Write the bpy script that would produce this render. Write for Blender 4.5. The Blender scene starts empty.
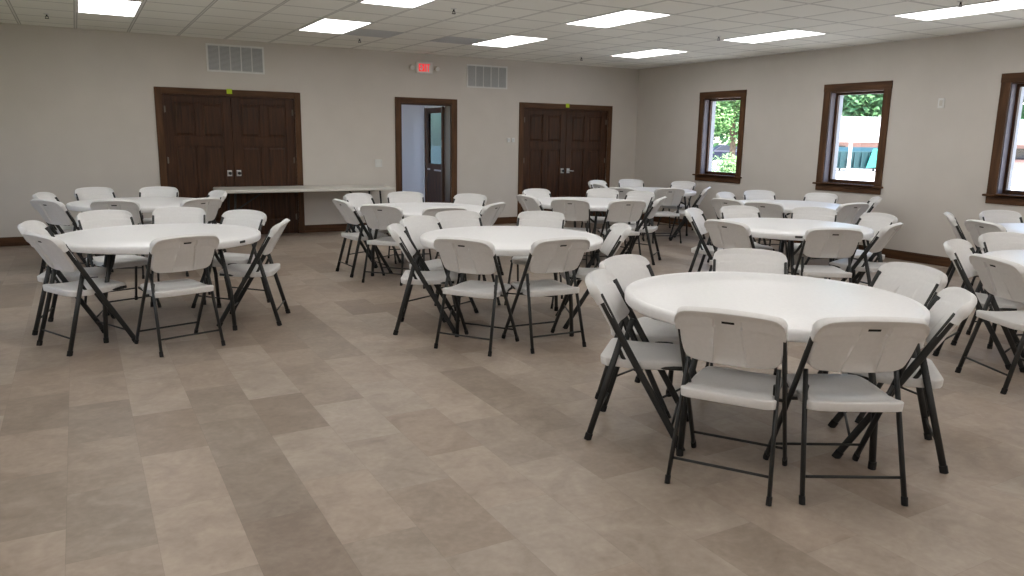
import bpy, bmesh, math, random
from mathutils import Vector, Matrix
random.seed(7)
SC = bpy.context.scene
COL = SC.collection

# ------------------------------------------------------------------ camera, world, sun, exposure
F_PX = 763.43
PITCH, ROLL, YAW = 0.1933, 0.0163, 0.5142
CAM = Vector((-9.3214, -11.7867, 1.4793))
cyw, syw, cp, sp = math.cos(YAW), math.sin(YAW), math.cos(PITCH), math.sin(PITCH)
fw = Vector((syw*cp, cyw*cp, -sp)); rt0 = Vector((cyw, -syw, 0)); up0 = rt0.cross(fw)
rt = rt0*math.cos(ROLL) + up0*math.sin(ROLL)
up = -rt0*math.sin(ROLL) + up0*math.cos(ROLL)
cam_data = bpy.data.cameras.new('camera')
cam_data.sensor_width = 36.0
cam_data.lens = 36.0*F_PX/1024.0
cam_data.clip_end = 400
cam = bpy.data.objects.new('camera', cam_data)
m = Matrix((rt, up, -fw)).transposed().to_4x4(); m.translation = CAM
cam.matrix_world = m
COL.objects.link(cam); SC.camera = cam

world = bpy.data.worlds.new('sky'); SC.world = world; world.use_nodes = True
wn = world.node_tree; bg = wn.nodes['Background']
sky = wn.nodes.new('ShaderNodeTexSky'); sky.sky_type = 'NISHITA'; sky.sun_disc = False
sky.sun_elevation = math.radians(55); sky.sun_rotation = math.radians(180)
wn.links.new(sky.outputs[0], bg.inputs[0]); bg.inputs[1].default_value = 0.95
sun_d = bpy.data.lights.new('sun', 'SUN'); sun_d.energy = 18.0; sun_d.angle = 0.01; sun_d.color = (1, .96, .9)
sun = bpy.data.objects.new('sun', sun_d); COL.objects.link(sun)
sun.rotation_euler = Vector((0.03, 0.574, -0.819)).to_track_quat('-Z', 'Y').to_euler()

SC.view_settings.view_transform = 'Standard'; SC.view_settings.look = 'None'
SC.view_settings.gamma = 1.0; SC.view_settings.use_curve_mapping = False
SC.view_settings.exposure = 0.0
PANEL_STRENGTH = 6.6
SC.cycles.max_bounces = 10; SC.cycles.diffuse_bounces = 6; SC.cycles.use_denoising = True
SC.cycles.caustics_reflective = False; SC.cycles.caustics_refractive = False
SC.cycles.sample_clamp_indirect = 4.0

# ------------------------------------------------------------------ helpers
def nm(name, color=(.8,.8,.8), rough=.5, metal=0, spec=.5):
    mt = bpy.data.materials.new(name); mt.use_nodes = True
    b = mt.node_tree.nodes['Principled BSDF']
    b.inputs['Base Color'].default_value = (*color, 1); b.inputs['Roughness'].default_value = rough
    b.inputs['Metallic'].default_value = metal; b.inputs['Specular IOR Level'].default_value = spec
    return mt
def srgb(r, g, b):
    f = lambda c: (c/255/12.92) if c/255 <= .04045 else ((c/255+.055)/1.055)**2.4
    return (f(r), f(g), f(b))
def nd(mt, t, **kw):
    n = mt.node_tree.nodes.new(t)
    for k, v in kw.items(): setattr(n, k, v)
    return n
def lk(mt, a, b): mt.node_tree.links.new(a, b)
def mth(mt, op, a, b=None, c=None):
    n = nd(mt, 'ShaderNodeMath', operation=op)
    for i, v in enumerate((a, b, c)):
        if v is None: continue
        if isinstance(v, (int, float)): n.inputs[i].default_value = v
        else: lk(mt, v, n.inputs[i])
    return n.outputs[0]
def bump(mt, h, strength=.2, dist=.01):
    bp = nd(mt, 'ShaderNodeBump'); bp.inputs['Strength'].default_value = strength; bp.inputs['Distance'].default_value = dist
    lk(mt, h, bp.inputs['Height']); lk(mt, bp.outputs[0], mt.node_tree.nodes['Principled BSDF'].inputs['Normal'])
def ramp(mt, fac, stops):
    r = nd(mt, 'ShaderNodeValToRGB'); e = r.color_ramp.elements
    while len(e) < len(stops): e.new(.5)
    for i, (p, c) in enumerate(stops): e[i].position = p; e[i].color = (*c, 1)
    lk(mt, fac, r.inputs[0]); return r.outputs[0]
def noise_mat(name, c1, c2, scale=20, rough=.5, bmp=.0, stretch=(1,1,1), metal=0, detail=4, spec=.5):
    mt = nm(name, c1, rough, metal, spec)
    tc = nd(mt, 'ShaderNodeTexCoord'); mp = nd(mt, 'ShaderNodeMapping'); mp.inputs['Scale'].default_value = stretch
    lk(mt, tc.outputs['Object'], mp.inputs[0])
    nz = nd(mt, 'ShaderNodeTexNoise'); nz.inputs['Scale'].default_value = scale; nz.inputs['Detail'].default_value = detail
    lk(mt, mp.outputs[0], nz.inputs['Vector'])
    col = ramp(mt, nz.outputs['Fac'], [(.3, c1), (.7, c2)])
    lk(mt, col, mt.node_tree.nodes['Principled BSDF'].inputs['Base Color'])
    if bmp: bump(mt, nz.outputs['Fac'], bmp, .003)
    return mt

def link(o, parent=None):
    COL.objects.link(o)
    if parent is not None: o.parent = parent
    return o
def obj(name, bm, mat, parent=None, smooth=False, bevel=0, subsurf=0, loc=None, rotz=None, segs=2):
    me = bpy.data.meshes.new(name)
    bmesh.ops.recalc_face_normals(bm, faces=bm.faces)
    bm.to_mesh(me); bm.free()
    for mm in (mat if isinstance(mat, (list, tuple)) else [mat]): me.materials.append(mm)
    if smooth:
        for p in me.polygons: p.use_smooth = True
    o = bpy.data.objects.new(name, me); link(o, parent)
    if loc is not None: o.location = loc
    if rotz is not None: o.rotation_euler = (0, 0, rotz)
    if bevel:
        b = o.modifiers.new('bevel', 'BEVEL'); b.width = bevel; b.segments = segs; b.limit_method = 'ANGLE'; b.angle_limit = math.radians(40)
    if subsurf:
        s = o.modifiers.new('sub', 'SUBSURF'); s.levels = subsurf; s.render_levels = subsurf
    return o
def tag(o, label=None, cat=None, group=None, kind=None):
    if label: o['label'] = label
    if cat: o['category'] = cat
    if group: o['group'] = group
    if kind: o['kind'] = kind
    return o
def empty(name, loc=(0,0,0), rotz=0, parent=None):
    o = bpy.data.objects.new(name, None); o.empty_display_size = .1; link(o, parent)
    o.location = loc; o.rotation_euler = (0, 0, rotz); return o
def bx(bm, x0, x1, y0, y1, z0, z1, mi=0):
    v = [bm.verts.new(p) for p in ((x0,y0,z0),(x1,y0,z0),(x1,y1,z0),(x0,y1,z0),(x0,y0,z1),(x1,y0,z1),(x1,y1,z1),(x0,y1,z1))]
    for f in ((3,2,1,0),(4,5,6,7),(0,1,5,4),(1,2,6,5),(2,3,7,6),(3,0,4,7)):
        fc = bm.faces.new([v[i] for i in f]); fc.material_index = mi
def tube(bm, pts, rx, ry=None, n=8, cap=True, ref=None):
    """sweep an oval section (rx along the side axis, ry along the other) along pts"""
    ry = ry or rx; pts = [Vector(p) for p in pts]; rings = []
    for i, p in enumerate(pts):
        if i == 0: d = pts[1]-p
        elif i == len(pts)-1: d = p-pts[i-1]
        else: d = (pts[i+1]-p).normalized()+(p-pts[i-1]).normalized()
        d.normalize()
        a = Vector(ref) if ref else (Vector((1,0,0)) if abs(d.x) < .9 else Vector((0,0,1)))
        a = (a - d*a.dot(d)).normalized(); b = d.cross(a)
        rings.append([bm.verts.new(p + a*rx*math.cos(2*math.pi*k/n) + b*ry*math.sin(2*math.pi*k/n)) for k in range(n)])
    for r0, r1 in zip(rings, rings[1:]):
        for k in range(n): bm.faces.new((r0[k], r0[(k+1)%n], r1[(k+1)%n], r1[k]))
    if cap: bm.faces.new(rings[0][::-1]); bm.faces.new(rings[-1])
def lathe(bm, prof, n=48, c=(0,0)):
    rings = []
    for r, z in prof:
        if r < 1e-6: rings.append([bm.verts.new((c[0], c[1], z))])
        else: rings.append([bm.verts.new((c[0]+r*math.cos(2*math.pi*k/n), c[1]+r*math.sin(2*math.pi*k/n), z)) for k in range(n)])
    for a, b in zip(rings, rings[1:]):
        for k in range(n):
            k2 = (k+1) % n
            if len(a) == 1 and len(b) == 1: continue
            if len(a) == 1: bm.faces.new((a[0], b[k], b[k2]))
            elif len(b) == 1: bm.faces.new((a[k], a[k2], b[0]))
            else: bm.faces.new((a[k], a[k2], b[k2], b[k]))
def smooth_path(pts, n=6):
    pts = [Vector(p) for p in pts]; out = []
    for i in range(len(pts)-1):
        p0 = pts[max(i-1,0)]; p1 = pts[i]; p2 = pts[i+1]; p3 = pts[min(i+2,len(pts)-1)]
        for k in range(n):
            t = k/n
            out.append(.5*((2*p1)+(-p0+p2)*t+(2*p0-5*p1+4*p2-p3)*t*t+(-p0+3*p1-3*p2+p3)*t**3))
    out.append(pts[-1]); return out

# ------------------------------------------------------------------ materials
WALL = noise_mat('wall_paint', srgb(203,197,190), srgb(207,201,194), 3, .62, .03)
WHITEWALL = nm('vestibule_paint', srgb(232,230,234), .4)
WOOD = noise_mat('dark_trim_wood', srgb(66,45,29), srgb(98,68,46), 6, .5, .03, (3,3,.35), detail=6, spec=.2)
WOODD = noise_mat('dark_door_wood', srgb(42,25,14), srgb(78,48,28), 5, .45, .03, (7,7,.5), detail=6, spec=.27)
WOODH = noise_mat('dark_trim_wood_level', srgb(66,45,29), srgb(98,68,46), 6, .5, .03, (.35,.35,4), detail=6, spec=.2)
PLASTIC = noise_mat('white_plastic', srgb(219,218,217), srgb(224,223,222), 60, .42, .03, spec=.35)
TABLETOP = noise_mat('white_tabletop_plastic', srgb(232,232,233), srgb(237,237,238), 45, .36, .03, spec=.4)
METAL = noise_mat('charcoal_powder_coat', srgb(31,32,32), srgb(38,39,38), 120, .5, .0)
RUBBER = nm('black_rubber', srgb(20,20,20), .75)
SLOT = nm('recess_shade', srgb(18,18,18), .8)
WHITEMETAL = nm('white_enamel', srgb(222,222,220), .4)
GREYMETAL = nm('grille_grey', srgb(205,207,208), .5)
DARKVOID = nm('duct_dark', srgb(140,140,142), .9)
STEEL = nm('satin_steel', srgb(205,205,205), .3, 1)
LIME = nm('lime_tape', srgb(190,215,30), .6)
GREYTABLE = noise_mat('grey_folding_table_plastic', srgb(206,203,196), srgb(212,209,202), 50, .4, .02)
RED = nm('exit_red', srgb(235,40,40), .5)
rb = RED.node_tree.nodes['Principled BSDF']; rb.inputs['Emission Color'].default_value = (1,.02,.03,1); rb.inputs['Emission Strength'].default_value = .85; rb.inputs['Base Color'].default_value = (.4,.01,.01,1)
BEIGEPLASTIC = nm('pale_plastic', srgb(205,200,192), .5)
DIFF = nm('panel_diffuser', (1,1,1), .6)
db = DIFF.node_tree.nodes['Principled BSDF']; db.inputs['Emission Color'].default_value = (1,.985,.968,1); db.inputs['Emission Strength'].default_value = PANEL_STRENGTH
def glass_mat(name, tint=(1,1,1), refl=.06):
    mt = bpy.data.materials.new(name); mt.use_nodes = True; nt = mt.node_tree; nt.nodes.clear()
    o = nt.nodes.new('ShaderNodeOutputMaterial'); mx = nt.nodes.new('ShaderNodeMixShader'); t = nt.nodes.new('ShaderNodeBsdfTransparent'); g = nt.nodes.new('ShaderNodeBsdfGlossy')
    t.inputs[0].default_value = (*tint, 1); g.inputs['Roughness'].default_value = .02; mx.inputs[0].default_value = refl
    nt.links.new(t.outputs[0], mx.inputs[1]); nt.links.new(g.outputs[0], mx.inputs[2]); nt.links.new(mx.outputs[0], o.inputs[0]); return mt
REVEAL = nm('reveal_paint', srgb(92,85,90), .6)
OUTFRAME = nm('outside_frame_paint', srgb(150,152,156), .6)
HINGE = nm('aged_nickel', srgb(120,112,104), .45, 1)
GLASS = glass_mat('window_glass')
GLASSD = glass_mat('door_glass', (.20,.27,.29), .25)

# ceiling: 2 x 2 ft suspended tiles
H = 2.788; GX, GY, GS = -1.89, -1.59, .61
def ceiling_mat():
    mt = nm('ceiling_tiles', srgb(205,203,198), .85, spec=.2)
    tc = nd(mt, 'ShaderNodeTexCoord'); sx = nd(mt, 'ShaderNodeSeparateXYZ'); lk(mt, tc.outputs['Object'], sx.inputs[0])
    us = []
    for ax, o in (('X', GX), ('Y', GY)):
        u = mth(mt, 'DIVIDE', mth(mt, 'SUBTRACT', sx.outputs[ax], o-GS*60), GS)
        fr = mth(mt, 'FRACT', u)
        d = mth(mt, 'MINIMUM', fr, mth(mt, 'SUBTRACT', 1.0, fr))
        us.append((mth(mt, 'FLOOR', u), d))
    dmin = mth(mt, 'MINIMUM', us[0][1], us[1][1])
    cell = nd(mt, 'ShaderNodeCombineXYZ'); lk(mt, us[0][0], cell.inputs[0]); lk(mt, us[1][0], cell.inputs[1])
    wn_ = nd(mt, 'ShaderNodeTexWhiteNoise', noise_dimensions='3D'); lk(mt, cell.outputs[0], wn_.inputs['Vector'])
    nz = nd(mt, 'ShaderNodeTexNoise'); nz.inputs['Scale'].default_value = 90; nz.inputs['Detail'].default_value = 3; lk(mt, tc.outputs['Object'], nz.inputs['Vector'])
    fac = mth(mt, 'ADD', mth(mt, 'MULTIPLY', wn_.outputs['Value'], .45), mth(mt, 'MULTIPLY', nz.outputs['Fac'], .5))
    tile = ramp(mt, fac, [(.1, srgb(236,236,229)), (.85, srgb(243,243,236))])
    # T-bar 24 mm wide with a dark reveal on both sides
    bar = ramp(mt, dmin, [(0, srgb(226,226,220)), (.015, srgb(218,218,212)), (.019, srgb(172,171,166)), (.030, srgb(178,177,172)), (.034, (1,1,1))])
    mask = mth(mt, 'GREATER_THAN', dmin, .031)
    mix = nd(mt, 'ShaderNodeMix', data_type='RGBA'); lk(mt, mask, mix.inputs[0]); lk(mt, bar, mix.inputs[6]); lk(mt, tile, mix.inputs[7])
    lk(mt, mix.outputs[2], mt.node_tree.nodes['Principled BSDF'].inputs['Base Color'])
    bump(mt, nz.outputs['Fac'], .15, .003)
    return mt
CEIL = ceiling_mat()

FLOOR_TILES = [(-1,-7.2,.0),(3,-7.75,.0),(2,-8.62,.05),(2,-9.21,.0),(2,-8.02,.15),(0,-7.45,.2),(4,-8.0,1.05),(6,-8.0,1.05),(1,-8.6,.9),(1,-9.2,.95),(3,-8.35,.9),(3,-8.95,.85),(0,-8.05,.5),(0,-8.62,.35),(-1,-8.3,.35),(-1,-7.8,.5),(4,-8.6,.75),(5,-8.3,.5),(4,-9.2,.7),(3,-9.5,.5)]
def floor_mat():
    mt = nm('stone_look_floor_tiles', (.3,.3,.3), .38, spec=.35)
    TW, TL, X0 = .2957, .591, -9.472
    tc = nd(mt, 'ShaderNodeTexCoord'); sx = nd(mt, 'ShaderNodeSeparateXYZ'); lk(mt, tc.outputs['Object'], sx.inputs[0])
    u = mth(mt, 'DIVIDE', mth(mt, 'SUBTRACT', sx.outputs['X'], X0-TW*60), TW)
    col = mth(mt, 'FLOOR', u); fu = mth(mt, 'FRACT', u)
    odd = mth(mt, 'MODULO', col, 2.0)                                     # column that starts at X0 is even
    w1 = nd(mt, 'ShaderNodeTexWhiteNoise', noise_dimensions='1D'); lk(mt, mth(mt, 'ADD', col, 3.7), w1.inputs['W'])
    off = mth(mt, 'ADD', mth(mt, 'SUBTRACT', .545, mth(mt, 'MULTIPLY', odd, .335)), mth(mt, 'MULTIPLY', mth(mt, 'SUBTRACT', w1.outputs['Value'], .5), .03))
    v = mth(mt, 'DIVIDE', mth(mt, 'ADD', mth(mt, 'SUBTRACT', sx.outputs['Y'], off), TL*60), TL)
    row = mth(mt, 'FLOOR', v); fv = mth(mt, 'FRACT', v)
    cell = nd(mt, 'ShaderNodeCombineXYZ'); lk(mt, col, cell.inputs[0]); lk(mt, row, cell.inputs[1]); cell.inputs[2].default_value = 2.0
    w2 = nd(mt, 'ShaderNodeTexWhiteNoise', noise_dimensions='3D'); lk(mt, cell.outputs[0], w2.inputs['Vector'])
    # most tiles are alike, some are clearly darker; a few are set by hand
    tone = mth(mt, 'SUBTRACT', 1.0, mth(mt, 'POWER', mth(mt, 'SUBTRACT', 1.0, w2.outputs['Value']), 2.2))
    for cx_, yc, val in FLOOR_TILES:
        ci = 60 + cx_; ri = math.floor((yc - (.545 if cx_ % 2 == 0 else .21) + TL*60)/TL)
        hit = mth(mt, 'MULTIPLY', mth(mt, 'COMPARE', col, ci, .1), mth(mt, 'COMPARE', row, ri, .1))
        tone = mth(mt, 'ADD', mth(mt, 'MULTIPLY', tone, mth(mt, 'SUBTRACT', 1.0, hit)), mth(mt, 'MULTIPLY', hit, val))
    # pattern inside a tile, shifted per tile
    sh = nd(mt, 'ShaderNodeVectorMath', operation='MULTIPLY_ADD'); lk(mt, w2.outputs['Color'], sh.inputs[0]); sh.inputs[1].default_value = (9,9,9); lk(mt, tc.outputs['Object'], sh.inputs[2])
    n1 = nd(mt, 'ShaderNodeTexNoise'); n1.inputs['Scale'].default_value = 5.0; n1.inputs['Detail'].default_value = 7; n1.inputs['Roughness'].default_value = .62; n1.inputs['Distortion'].default_value = .8
    lk(mt, sh.outputs[0], n1.inputs['Vector'])
    n2 = nd(mt, 'ShaderNodeTexNoise'); n2.inputs['Scale'].default_value = 34; n2.inputs['Detail'].default_value = 5; lk(mt, sh.outputs[0], n2.inputs['Vector'])
    n3 = nd(mt, 'ShaderNodeTexNoise'); n3.inputs['Scale'].default_value = .8; n3.inputs['Detail'].default_value = 2; lk(mt, tc.outputs['Object'], n3.inputs['Vector'])
    f = mth(mt, 'ADD', mth(mt, 'ADD', .015, mth(mt, 'MULTIPLY', tone, .20)), mth(mt, 'ADD', mth(mt, 'MULTIPLY', n1.outputs['Fac'], .50), mth(mt, 'ADD', mth(mt, 'MULTIPLY', n2.outputs['Fac'], .18), mth(mt, 'MULTIPLY', n3.outputs['Fac'], .16))))
    c = ramp(mt, f, [(.34, srgb(128,115,104)), (.50, srgb(148,135,123)), (.62, srgb(164,151,139)), (.76, srgb(180,168,156))])
    hue = ramp(mt, w2.outputs['Color'], [(0, srgb(249,244,239)), (1, srgb(247,248,247))])
    mm = nd(mt, 'ShaderNodeMix', data_type='RGBA', blend_type='MULTIPLY'); mm.inputs[0].default_value = 1; lk(mt, c, mm.inputs[6]); lk(mt, hue, mm.inputs[7])
    du = mth(mt, 'MULTIPLY', mth(mt, 'MINIMUM', fu, mth(mt, 'SUBTRACT', 1.0, fu)), TW)
    dv = mth(mt, 'MULTIPLY', mth(mt, 'MINIMUM', fv, mth(mt, 'SUBTRACT', 1.0, fv)), TL)
    g = mth(mt, 'LESS_THAN', mth(mt, 'MINIMUM', du, dv), .0013)
    mx = nd(mt, 'ShaderNodeMix', data_type='RGBA'); lk(mt, mth(mt, 'MULTIPLY', g, .22), mx.inputs[0]); lk(mt, mm.outputs[2], mx.inputs[6]); mx.inputs[7].default_value = (*srgb(96,86,78), 1)
    lk(mt, mx.outputs[2], mt.node_tree.nodes['Principled BSDF'].inputs['Base Color'])
    r = mth(mt, 'ADD', .34, mth(mt, 'MULTIPLY', n1.outputs['Fac'], .22)); lk(mt, r, mt.node_tree.nodes['Principled BSDF'].inputs['Roughness'])
    bump(mt, mth(mt, 'SUBTRACT', n2.outputs['Fac'], mth(mt, 'MULTIPLY', g, 2.0)), .10, .002)
    return mt
FLOOR = floor_mat()

# ------------------------------------------------------------------ room shell
XL, YN = -12.3, -15.2       # left wall, wall behind the camera
WT = .22
def struct(name, bm, mat, parent=None, **kw):
    o = obj(name, bm, mat, parent, **kw)
    if parent is None: o['kind'] = 'structure'
    return o
bm = bmesh.new(); bx(bm, XL-WT, WT, YN-WT, WT, -.12, 0); struct('floor', bm, FLOOR)
bm = bmesh.new(); bx(bm, XL-WT, WT, YN-WT, WT, H, H+.25); struct('ceiling', bm, CEIL)

def wall_cells(a0, a1, z1, holes, put):
    """boxes along an axis from a0 to a1 leaving holes (s, e, zb, zt)"""
    cur = a0
    for s, e, zb, zt in sorted(holes):
        if s > cur: put(cur, s, 0, z1)
        if zb > 0: put(s, e, 0, zb)
        if zt < z1: put(s, e, zt, z1)
        cur = e
    if cur < a1: put(cur, a1, 0, z1)
DZ = 2.012
doors_big = [(-8.247, -6.437), (-2.491, -.680)]
mid = (-4.765, -3.868)
bm = bmesh.new()
wall_cells(XL-WT, WT, H, [(a, b, 0, DZ) for a, b in doors_big]+[(mid[0], mid[1], 0, DZ)], lambda s, e, z0, z1: bx(bm, s, e, 0, WT, z0, z1))
struct('wall_back', bm, WALL)
WIN_Y = [-1.694, -4.216, -6.638]; WW = 1.044; WZ0, WZ1 = .937, 2.195; CAS = .105
wh = [(y-WW+CAS, y-CAS, WZ0, WZ1) for y in WIN_Y]
bm = bmesh.new(); wall_cells(YN-WT, 0, H, wh, lambda s, e, z0, z1: bx(bm, 0, WT, s, e, z0, z1)); struct('wall_right', bm, WALL)
bm = bmesh.new(); wall_cells(YN-WT, 0, H, wh, lambda s, e, z0, z1: bx(bm, XL-WT, XL, s, e, z0, z1)); struct('wall_left', bm, WALL)
bm = bmesh.new(); bx(bm, XL, 0, YN-WT, YN, 0, H); struct('wall_near', bm, WALL)

BBH, BBT = .118, .016
def baseb(name, segs, fn):
    bm = bmesh.new()
    for s, e in segs:
        fn(bm, s, e, 0, BBT, 0, BBH-.014); fn(bm, s, e, 0, BBT*.6, BBH-.014, BBH)
    struct(name, bm, WOODH, bevel=.002)
outer = [(-8.338, -6.351), (-4.857, -3.768), (-2.579, -.592)]
edges = [XL] + [v for o in outer for v in o] + [0]
baseb('baseboard_back', [(edges[i], edges[i+1]) for i in range(0, len(edges), 2)], lambda b, s, e, d0, d1, z0, z1: bx(b, s, e, -d1, -d0, z0, z1))
baseb('baseboard_right', [(YN, -BBT)], lambda b, s, e, d0, d1, z0, z1: bx(b, -d1, -d0, s, e, z0, z1))
baseb('baseboard_left', [(YN, -BBT)], lambda b, s, e, d0, d1, z0, z1: bx(b, XL+d0, XL+d1, s, e, z0, z1))

# windows
def make_window(idx, y, side):
    sgn = 1 if side == 'right' else -1
    x = 0 if side == 'right' else XL
    root = empty('window_%d' % idx, (x, y-WW/2, 0)); root['kind'] = 'structure'
    hw = WW/2; ih = hw-CAS
    X = lambda a, b: (min(sgn*a, sgn*b), max(sgn*a, sgn*b))
    # casing boards on the room face
    b = bmesh.new()
    for y0, y1, z0, z1 in ((-hw, -ih, .925, 2.294), (ih, hw, .925, 2.294)): bx(b, *X(-.02, 0), y0, y1, z0, z1)
    obj('casing', b, WOOD, root, bevel=.004)
    b = bmesh.new(); bx(b, *X(-.022, 0), -hw-.004, hw+.004, WZ1, 2.298); obj('head_casing', b, WOODH, root, bevel=.004)
    b = bmesh.new(); bx(b, *X(-.055, .10), -ih, ih, .905, .937); bx(b, *X(-.055, 0), -hw-.03, hw+.03, .905, .93); obj('window_sill', b, WOODH, root, bevel=.006)
    b = bmesh.new(); bx(b, *X(-.018, 0), -hw, hw, .82, .905); obj('apron', b, WOODH, root, bevel=.003)
    # pale jamb lining
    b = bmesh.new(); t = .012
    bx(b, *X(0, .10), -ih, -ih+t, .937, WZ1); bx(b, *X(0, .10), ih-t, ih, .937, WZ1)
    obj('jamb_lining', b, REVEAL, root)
    b = bmesh.new(); bx(b, *X(0, .10), -ih, ih, WZ1-t, WZ1); obj('head_lining', b, WOODH, root)
    # brown sash with glass
    s = .045; j = ih
    b = bmesh.new()
    for y0, y1, z0, z1 in ((-j, -j+s, .937, WZ1), (j-s, j, .937, WZ1), (-j+s, j-s, .937, .937+s), (-j+s, j-s, WZ1-s, WZ1)): bx(b, *X(.10, .145), y0, y1, z0, z1)
    fr = obj('sash', b, WOODD, root, bevel=.004)
    b = bmesh.new(); bx(b, *X(.12, .126), -j+s, j-s, .937+s, WZ1-s); obj('glass_pane', b, GLASS, root)
    # pale outside frame
    b = bmesh.new(); s = .03
    for y0, y1, z0, z1 in ((-j, -j+s, .937, WZ1), (j-s, j, .937, WZ1), (-j+s, j-s, .937, .955), (-j+s, j-s, WZ1-.02, WZ1)): bx(b, *X(.145, .235), y0, y1, z0, z1)
    obj('outside_frame', b, OUTFRAME, root)
    pl = bpy.data.lights.new('window_portal', 'AREA'); pl.shape = 'RECTANGLE'; pl.size = ih*2; pl.size_y = WZ1-WZ0; pl.cycles.is_portal = True
    po = bpy.data.objects.new('window_portal', pl); COL.objects.link(po); po.location = (x+sgn*.24, y-WW/2, (WZ0+WZ1)/2)
    po.rotation_euler = Vector((-sgn, 0, 0)).to_track_quat('-Z', 'Z').to_euler()
for i, y in enumerate(WIN_Y): make_window(i+1, y, 'right')
for i, y in enumerate(WIN_Y): make_window(i+4, y, 'left')

# doors
def casing_door(root, x0, x1, o0, o1, top=2.099):
    b = bmesh.new()
    bx(b, o0, x0, -.02, 0, 0, top); bx(b, x1, o1, -.02, 0, 0, top)
    obj('casing', b, WOOD, root, bevel=.004)
    b = bmesh.new(); bx(b, x0, x1, -.02, 0, DZ, top); obj('head_casing', b, WOODH, root, bevel=.004)
    b = bmesh.new(); t = .02
    bx(b, x0, x0+t, 0, WT, 0, DZ); bx(b, x1-t, x1, 0, WT, 0, DZ); bx(b, x0+t, x1-t, 0, WT, DZ-t, DZ)
    obj('jamb', b, WOODD, root)
def leaf_mesh(w, h, rows, glass=None):
    """panelled leaf, local x 0..w, front face at y=0, back at .04; rows = (z0,z1) of panels, two columns"""
    b = bmesh.new(); st = .115; mid_ = .095; pw = (w-2*st-mid_)/2
    xs = [(st, st+pw), (st+pw+mid_, w-st)]
    bx(b, 0, st, 0, .04, 0, h); bx(b, w-st, w, 0, .04, 0, h); [bx(b, st+pw, st+pw+mid_, 0, .04, r0, r1) for r0, r1 in rows]
    zz = [0]+[z for r in rows for z in r]+[h]
    for i in range(0, len(zz), 2): bx(b, st, w-st, 0, .04, zz[i], zz[i+1])
    for xa, xb in xs:
        for za, zb in rows:
            bx(b, xa, xb, .014, .030, za, zb)
            # raised centre field
            i0, i1, i2 = .018, .045, .045
            lo = [(xa+i0, za+i0), (xb-i0, za+i0), (xb-i0, zb-i0), (xa+i0, zb-i0)]
            hi = [(xa+i1, za+i1), (xb-i1, za+i1), (xb-i1, zb-i1), (xa+i1, zb-i1)]
            L = [b.verts.new((p[0], .0139, p[1])) for p in lo]; U = [b.verts.new((p[0], .003, p[1])) for p in hi]
            for k in range(4): b.faces.new((L[k], L[(k+1)%4], U[(k+1)%4], U[k]))
            b.faces.new(U); b.faces.new(L[::-1])
    return b
def handle_set(parent, x, z, lever=0):
    b = bmesh.new(); bx(b, x-.033, x+.033, -.008, 0, z-.043, z+.043); pl = obj('handle_plate', b, STEEL, parent, bevel=.003)
    b = bmesh.new()
    tube(b, [(x, -.006, z), (x, -.05, z)], .011, n=12)
    if lever: tube(b, [(x, -.05, z), (x+lever*.10, -.052, z-.004)], .009, n=10)
    else:
        tube(b, smooth_path([(x, -.035, z), (x, -.05, z), (x, -.066, z)], 3), .022, n=14)
    obj('knob' if not lever else 'lever', b, METAL if not lever else STEEL, pl, smooth=True)
def hinge(parent, x, z):
    b = bmesh.new(); tube(b, [(x, -.006, z-.045), (x, -.006, z+.045)], .007, n=10); bx(b, x-.018, x+.018, -.003, 0, z-.043, z+.043)
    obj('hinge', b, HINGE, parent)
for di, ((x0, x1), (o0, o1)) in enumerate(zip(doors_big, (outer[0], outer[2]))):
    root = empty('door_%d' % (1 if di == 0 else 3), ((o0+o1)/2, 0, 0)); root['kind'] = 'structure'
    cx = (o0+o1)/2
    casing_door(root, x0-cx, x1-cx, o0-cx, o1-cx)
    w = (x1-x0-.04-.004)/2
    for s in (0, 1):
        lf = obj('door_leaf', leaf_mesh(w, DZ-.026, [(.22, 1.30), (1.43, 1.90)]), WOODD, root, bevel=.003, segs=1)
        lf.location = (x0-cx+.02 + s*(w+.004), .015, .004)
        handle_set(lf, w-.062 if s == 0 else .062, .915, lever=(.9 if (di == 1 and s == 1) else 0))
        for z in (.25, 1.10, 1.80): hinge(lf, .004 if s == 0 else w-.004, z)
    b = bmesh.new(); bx(b, x0-cx, x1-cx, .19, .21, 0, DZ); obj('back_panel', b, DARKVOID, root)
for x, lab in ((-7.357, 'lime green tape square at the top centre of the left double doors'), (-1.593, 'lime green tape square at the top centre of the right double doors')):
    b = bmesh.new(); bx(b, -.037, .037, -.0235, -.0215, 2.04, 2.108); tag(obj('tape_square', b, LIME, loc=(x, 0, 0)), lab, 'tape', 'lime tape squares over the double doors')

# doorway in the middle, its open leaf and the small entry room behind it
root = empty('door_2', ((outer[1][0]+outer[1][1])/2, 0, 0)); root['kind'] = 'structure'
cx = root.location.x
casing_door(root, mid[0]-cx, mid[1]-cx, outer[1][0]-cx, outer[1][1]-cx)
lf = obj('door_leaf', leaf_mesh(.84, DZ-.026, [(.22, 1.30), (1.43, 1.90)]), WOODD, root, bevel=.003, segs=1)
lf.location = (mid[1]-cx-.024, WT+.012, .004); lf.rotation_euler = (0, 0, math.radians(67))
handle_set(lf, .78, .92)
vx0, vx1, vy1, VH = -4.98, -3.35, 2.40, 2.55
ed0, ed1 = 1.33, 2.26
bm = bmesh.new(); bx(bm, vx0-.12, vx1+.12, WT, vy1+.12, -.1, 0); struct('floor_entry', bm, FLOOR)
bm = bmesh.new(); bx(bm, vx0-.12, vx1+.12, WT, vy1+.12, VH, VH+.15); struct('ceiling_entry', bm, WHITEWALL)
bm = bmesh.new(); bx(bm, vx0, vx1, vy1, vy1+.12, 0, VH); struct('wall_entry_back', bm, WHITEWALL)
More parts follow.
